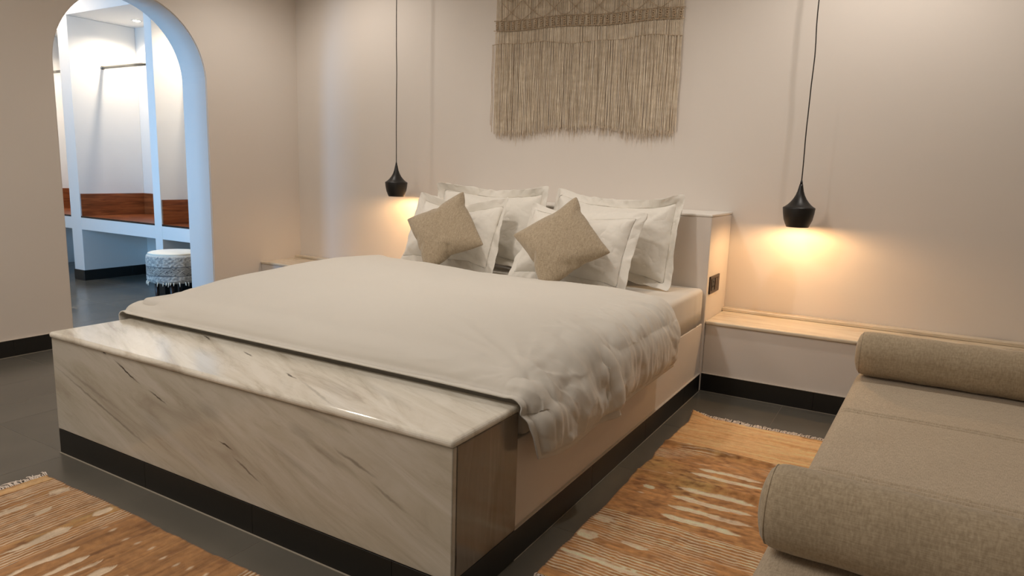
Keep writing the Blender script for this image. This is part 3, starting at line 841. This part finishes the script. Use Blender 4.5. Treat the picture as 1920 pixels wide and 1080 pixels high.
# ------------------------------------------------------------------ rugs
CRM = np.array(L(222, 200, 172)[:3]); ORG = np.array(L(192, 142, 90)[:3]); BRN = np.array(L(150, 106, 64)[:3]); OCH = np.array(L(222, 184, 134)[:3]); DRK = np.array(L(92, 52, 20)[:3]); OLV = np.array(L(184, 152, 96)[:3])
def rug(name, loc, rz, Ln, Wd, zones, loz, flecks, ridges, label, curl, group, seed, tone=1.0, sv=-1):
    """rug in its own frame: u along the length, v across; pattern lives in a colour attribute of the weave"""
    nu, nv = int(Ln/.0031), int(Wd/.006)
    u, v = np.meshgrid(np.linspace(0, Ln, nu), np.linspace(0, Wd, nv), indexing='ij')
    wob = .006*vnoise(v*5, u*2, seed)+.003*vnoise(v*14, u*3, seed+1)
    uw = u+wob
    mott = fbm(u*62, v*30, seed+2, 4); fine = fbm(u*60, v*60, seed+3, 2); big = fbm(u*5, v*4, seed+4, 3)
    strk = fbm(u*55, v*5, seed+6, 3)
    col = np.zeros((nu, nv, 3)); hgt = np.full((nu, nv), .008)
    def lerp(a, b, t): t = np.clip(t, 0, 1)[..., None]; return a*(1-t)+b*t
    pile = lerp(BRN, ORG, .55+.5*mott+.25*fine); pile = lerp(pile, OLV, np.clip(big*.7-.05+.3*mott, 0, .8)); pile = lerp(pile, DRK, np.clip(-mott*.7-.3+.35*big, 0, .5))
    solid = lerp(BRN, ORG, .42+.30*strk+.25*fine); solid = lerp(solid, DRK, np.clip(-strk*.5-.2, 0, .5))
    plain = lerp(ORG, OCH, .65+.35*strk+.15*fine)
    rib = .5+.5*np.cos(uw*2*PI/.0155)
    # cream warp lines, broken here and there by pile
    rmask = np.clip((rib-.56)*4, 0, 1)*np.clip(1.35+1.2*vnoise(np.floor(uw/.0155)*3.7, v*7, seed+8), .25, 1)
    ribc = lerp(lerp(BRN, ORG, .5+.4*mott), CRM, rmask)
    col[:] = pile
    for (a, b, typ) in zones:
        m = np.clip((uw-a)/.006, 0, 1)*np.clip((b-uw)/.006, 0, 1)
        if typ == 'rib': col = col*(1-m[..., None])+ribc*m[..., None]; hgt = hgt-m*.003+m*rib*.0028
        elif typ == 'mixed':
            mm = m*np.clip(.5+1.6*fbm(u*9, v*5, seed+9, 3), 0, 1); col = col*(1-mm[..., None])+ribc*mm[..., None]; hgt = hgt-mm*.002+mm*rib*.002
        elif typ == 'solid': col = col*(1-m[..., None])+solid*m[..., None]; hgt = hgt+m*.001
        elif typ == 'plain': col = col*(1-m[..., None])+plain*m[..., None]; hgt = hgt-m*.002+m*.0012*np.cos(uw*2*PI/.010)
    for (uc, va, vb, wmax, tail) in loz:
        s = (v-va)/(vb-va); wdt = np.zeros_like(s)
        ins = (s > 0) & (s < 1)
        head = np.clip(s/.14, 0, 1)**.7; tl = np.clip((1-s)/(.18 if tail == 0 else .9), 0, 1)**(.8 if tail == 0 else .75)
        wdt[ins] = (wmax*1.5*head*tl)[ins]*(1+.15*vnoise(v*60, v*0+uc*9, seed+5))[ins]
        m = np.clip((wdt-np.abs(u-uc-.003*np.sin(v*30+uc*50)))/.0022+.5, 0, 1)*ins
        m = m*np.clip(1.25+.5*mott, 0, 1)
        col = col*(1-m[..., None])+(CRM*(1+.08*fine[..., None]))*m[..., None]; hgt = hgt-m*.003
    for (uc, vc) in flecks:
        m = np.clip(1.5-np.hypot((u-uc)/.008, (v-vc)/.018)*1.6, 0, 1)*.85
        m = m[..., None]; col = col*(1-m)+CRM*m
    edge = np.minimum(v, Wd-v); m = np.clip((.006-edge)/.003, 0, 1)[..., None]; col = col*(1-m)+BRN*m
    col = np.clip(col*tone*(1+.17*vnoise(u*150, v*7, seed+21)+.06*vnoise(u*70, v*90, seed+22))[..., None], 0, 1)
    # body of the weave: slight waves, folds and a curled corner
    ce = vnoise(u*6, v*0, seed+11)*.006+vnoise(u*17, v*0, seed+12)*.0035
    x = u+.004*vnoise(v*6, u*3, seed+13); y = v+ce*(1-np.clip(v/.25, 0, 1))
    z = hgt+.0022*(1+fbm(u*6, v*4, seed+14, 3))*.5+.0012*fine
    for (ru, rh, rw, sl, va) in ridges:
        cc = ru+sl*(v-.3)
        z = z+rh*np.exp(-((u-cc)/rw)**2)*np.clip(va+v*2, .15, 1)
    if curl:
        cu, cv, ch, cr = curl
        q = np.clip(1-np.hypot(u-cu, v-cv)/cr, 0, 1); z = z+ch*q**1.6; x = x+ch*.8*q**2
    z = np.maximum(z, .002)
    top = np.stack([x, sv*y, z], 2).reshape(-1, 3); n = nu*nv
    ii, jj = np.meshgrid(np.arange(nu-1), np.arange(nv-1), indexing='ij'); a = (ii*nv+jj).ravel()
    f1 = np.stack([a, a+1, a+nv+1, a+nv], 1)[:, ::(1 if sv < 0 else -1)]
    ring = np.array([i*nv for i in range(nu)]+[(nu-1)*nv+j for j in range(1, nv)]+[i*nv+nv-1 for i in range(nu-2, -1, -1)]+[j for j in range(nv-2, 0, -1)])
    rb = top[ring].copy(); rb[:, 2] = np.maximum(.0008, rb[:, 2]-.007); N = len(ring); k = np.arange(N); k2 = (k+1) % N
    f2 = np.stack([ring, ring[k2], n+k2, n+k], 1)[:, ::(1 if sv < 0 else -1)]
    vs = np.concatenate([top, rb]); fs = np.concatenate([f1, f2])
    me = bpy.data.meshes.new(name)
    me.vertices.add(len(vs)); me.vertices.foreach_set('co', vs.ravel())
    me.loops.add(len(fs)*4); me.loops.foreach_set('vertex_index', fs.ravel().astype(np.int32))
    me.polygons.add(len(fs)); me.polygons.foreach_set('loop_start', np.arange(len(fs), dtype=np.int32)*4)
    me.update(calc_edges=True); me.shade_smooth()
    at = me.color_attributes.new('col', 'FLOAT_COLOR', 'POINT')
    cc = np.ones((len(vs), 4), dtype=np.float32); cc[:n, :3] = col.reshape(-1, 3); cc[n:, :3] = BRN*tone
    at.data.foreach_set('color', cc.ravel())
    t = empty(name, loc, rz); tag(t, label, 'rug', group)
    link('woven_field', me, M['rug'], t)
    rnd = random.Random(seed)
    for end in (0, 1):
        vs2, fs2 = [], []
        for q in range(int(Wd/.0042)):
            vy = Wd*(q+.5)/int(Wd/.0042)
            iu = 0 if end == 0 else nu-1; jv = min(nv-1, int(vy/Wd*(nv-1)))
            bx, by, bz = top[iu*nv+jv]; sg = -1 if end == 0 else 1
            ll = rnd.uniform(.028, .058); dv = rnd.uniform(-.022, .022); up = rnd.uniform(.002, .012)
            b0 = max(.002, bz-.003)
            tube_geo([(bx-sg*.002, by, b0), (bx+sg*ll*.35, by+dv*.2, b0*.6+up), (bx+sg*ll*.75, by+dv*.7, max(.0015, b0*.3+up*.5)), (bx+sg*ll, by+dv, .0015+max(0, bz-.02)*.5)], [.0024, .0027, .0023, .0015], 4, vs2, fs2, False)
        tag(pd('fringe', vs2, fs2, M['fringe'], t, True), kind='stuff')
    return t
RG = 'ochre flatwoven rugs with cream flecks'
# left rug: u = x + 2.80, v = 1.275 - y
lz = [(.175, .010, .078, .013, 0), (.193, .154, .40, .013, 1), (.460, .012, .082, .012, 0), (.475, .154, .37, .014, 1), (.29, .12, .19, .006, 0),
      (.634, .215, .47, .011, 1), (.706, .218, .47, .009, 1), (.758, .208, .47, .006, 1), (.822, .203, .47, .012, 1), (.897, .212, .42, .010, 1), (.97, .21, .45, .011, 1),
      (1.25, .02, .09, .012, 0), (1.22, .16, .40, .013, 1), (.19, .50, .72, .013, 0), (.475, .52, .78, .013, 0), (.70, .55, .80, .010, 0)]
fk = [(.585, .107), (.621, .100), (.702, .106), (.753, .094), (.820, .091), (.901, .103), (.968, .102), (1.02, .091), (1.089, .091)]
zl = [(0, .05, 'plain'), (.05, .155, 'rib'), (.155, .215, 'mixed'), (.215, .435, 'rib'), (.30, .345, 'mixed'), (.485, .565, 'rib'), (.565, 1.175, 'solid'), (1.175, 1.25, 'rib'), (1.25, 1.5, 'mixed'), (1.5, 1.65, 'rib'), (1.65, 1.7, 'plain')]
rug('rug', (-2.80, 1.262, 0), 0, 1.70, .90, zl, lz, fk, [(.12, .006, .03, .02, .8), (.62, .007, .05, .05, .8), (1.2, .006, .04, .03, .6)], 'ochre rug with cream darts on the floor before the front of the marble bench', None, RG, 5, 1.06)
# right rug: u = 3.43 - y, v = x + .895
lz = [(.645, .205, .47, .010, 0), (.71, .19, .49, .010, 0), (.87, .19, .49, .010, 0), (.955, .19, .49, .011, 0), (1.036, .20, .51, .010, 0), (1.122, .20, .49, .011, 0),
      (1.27, .0, .08, .012, 0), (1.405, .0, .075, .017, 0), (1.535, .0, .30, .010, 0), (1.385, .15, .25, .008, 0), (.935, .065, .115, .010, 0), (.80, .02, .10, .006, 0)]
zr = [(0, .43, 'plain'), (.43, .62, 'mixed'), (1.20, 1.34, 'rib'), (1.30, 1.36, 'mixed'), (1.36, 1.50, 'mixed'), (1.44, 1.55, 'rib'), (1.55, 1.66, 'rib'), (1.66, 1.70, 'solid')]
rug('rug', (-.895, 3.43, 0), -PI/2, 1.70, .90, zr, lz, [(.40, .1), (.76, .12), (1.0, .08)], [(.455, .020, .022, .05, .5), (.82, .020, .024, .02, .4), (.12, .004, .03, 0, .5), (.25, .004, .03, .1, .5), (1.22, .007, .03, .04, .5)],
    'ochre rug with folds on the floor between the bed and the daybed', (0, 0, .042, .12), RG, 15, 1.5, 1)

# ------------------------------------------------------------------ dressing room seen through the arch
YF = 3.767
wd = empty('open_wardrobe', (-6.9, YF, 0)); tag(wd, 'white built-in open wardrobe with wooden shelves, seen through the arch', 'wardrobe')
P1, P2, P3 = (-7.42, -7.238), (-6.008, -5.90), (XLB-.02, XLB-.0005)
P0 = (CX0+.0005, -8.66)
for a, b in (P0, P1, P2, P3):
    child_box('partition', wd, a, b, YF, CYB-.0005, 0, 2.575, M['wall_d'], .003)
child_box('header', wd, CX0+.0005, XLB-.0005, YF, CYB-.0005, 2.576, CZ-.0005, M['wall_d'], .002)
bays = [(P0[1], P1[0]), (P1[1], P2[0]), (P2[1], P3[0])]
for a, b in bays:
    child_box('shelf_slab', wd, a+.0005, b-.0005, YF+.001, CYB-.0005, .52, .640, M['wall_d'], .002)
    sb = child_box('wooden_shelf', wd, a+.0006, b-.0006, YF+.004, CYB-.001, .6405, .656, M['wood'], .001)
    child_box('shelf_lip', wd, a+.0006, b-.0006, YF+.0006, YF+.0038, .641, .657, M['wood_dark'])
    child_box('wooden_upstand', wd, a+.0006, a+.013, YF+.01, CYB-.014, .6565, .877, M['wood'], .001)
    child_box('wooden_upstand', wd, b-.013, b-.0006, YF+.01, CYB-.014, .6565, .877, M['wood'], .001)
    child_box('wooden_upstand', wd, a+.0006, b-.0006, CYB-.0135, CYB-.001, .6565, .877, M['wood'], .001)
    # rail with end sockets
    px, py, pz = wd.location
    tube('hanging_rail', [(a+.004-px, 4.08-py, 2.13), (b-.004-px, 4.08-py, 2.13)], .015, M['steel'], wd, 16)
    for xx, s in ((a, 1), (b, -1)):
        lathe('rail_socket', [(0, 0), (.02, 0), (.02, .012*s), (.0135, .016*s), (0, .016*s)], M['steel'], wd, 20, 'X', True, (xx-px, 4.08-py, 2.13))
for (a, b) in (P1, P2):
    q = off(wd, (a, YF), (b, YF)); skirting_run(wd, q[0], q[1], (0, -1), [])
    q = off(wd, (b, YF-.009), (b, CYB)); skirting_run(wd, q[0], q[1], (1, 0), [.5] if b < -7 else [])
for a, b in bays:
    q = off(wd, (a, CYB), (b, CYB)); skirting_run(wd, (q[0][0]+.01, q[0][1]), q[1], (0, -1), [.605, 1.21], t=.009)
def downlight(x, y, label):
    t = empty('downlight', (x, y, 2.575)); tag(t, label, 'downlight', 'round downlights in the wardrobe ceiling')
    lathe('trim_ring', [(.032, -.001), (.044, -.004), (.05, -.001), (.05, 0), (.032, 0)], M['wall_d'], t, 32)
    lathe('lamp_lens', [(0, -.002), (.0315, -.002), (.0315, -.0003), (0, -.0003)], M['lens'], t, 24)
downlight(-6.84, 4.22, 'small round downlight glowing in the middle wardrobe bay')
downlight(-8.10, 4.11, 'small round downlight glowing in the left wardrobe bay')

# pouf
def pouf(x, y, r, z0, z1):
    t = empty('pouf_stool', (x, y, 0)); tag(t, 'round grey and white woven pouf stool in front of the wardrobe', 'stool')
    n, m = 150, 56; vs = []; col = []
    crm = np.array(L(226, 222, 210)[:3]); gry = np.array(L(128, 130, 130)[:3]); dk = np.array(L(48, 46, 46)[:3])
    rnd = random.Random(3)
    for j in range(m+1):
        s = j/m; z = z0+(z1-z0)*s
        for k in range(n):
            a = 2*PI*k/n; arc = a*r
            rr = r-.02*(max(0, abs(s-.5)-.36)/.14)**2
            tx = noise.noise(Vector((arc*60, z*60, 0)))
            fz = noise.noise(Vector((arc*130, z*130, 5)))
            if .30 < s < .56:
                p = .052; q = (arc % p)/p*2-1; w_ = (s-.43)/.13
                dd = abs(q)+abs(w_)
                lin = (dd*3.2) % 1.0
                c = dk if lin < .52 else crm*.9
                rr += .001*tx
            else:
                rr += .0035*tx+.003*fz
                f = .5+.8*tx+.5*fz
                c = crm*min(1, max(0, f))+gry*(1-min(1, max(0, f)))
                if .56 < s < .60 or .26 < s < .30: c = gry*.8
            if s > .93: c = crm
            vs.append((rr*math.cos(a), rr*math.sin(a), z)); col.append((*c, 1))
    fs = [(j*n+k, j*n+(k+1) % n, (j+1)*n+(k+1) % n, (j+1)*n+k) for j in range(m) for k in range(n)]
    me = bpy.data.meshes.new('woven_side'); me.from_pydata(vs, [], fs); me.shade_smooth()
    at = me.color_attributes.new('col', 'FLOAT_COLOR', 'POINT'); at.data.foreach_set('color', np.array(col, dtype=np.float32).ravel())
    mm = m_attr('pouf_weave', .95, 300, .5); link('woven_side', me, mm, t)
    lathe('seat_top', [(r-.022, z1-.004), (r-.014, z1+.004), (r-.03, z1+.011), (r-.09, z1+.015), (0, z1+.017)], M['pouf_top'], t, 72)
    lathe('underside', [(r-.022, z0+.001), (0, z0+.001)], M['wood_dark'], t, 48)
    for k in range(4):
        a = PI/4+k*PI/2
        lathe('leg', [(0, 0), (.013, 0), (.019, z0), (0, z0)], M['wood_dark'], t, 14, loc=((r-.07)*math.cos(a), (r-.07)*math.sin(a), 0))
    v2, f2 = [], []
    for k in range(60):
        a = rnd.uniform(0, 2*PI); q = r-.006
        tube_geo([(q*math.cos(a), q*math.sin(a), z0+.012), ((q+.008)*math.cos(a), (q+.008)*math.sin(a), z0), ((q+rnd.uniform(0, .014))*math.cos(a), (q+.01)*math.sin(a), z0-rnd.uniform(.006, .022))], [.004, .004, .0025], 5, v2, f2)
    tag(pd('tassels', v2, f2, M['pouf_top'], t, True), kind='stuff')
pouf(-5.33, 3.50, .215, .235, .470)
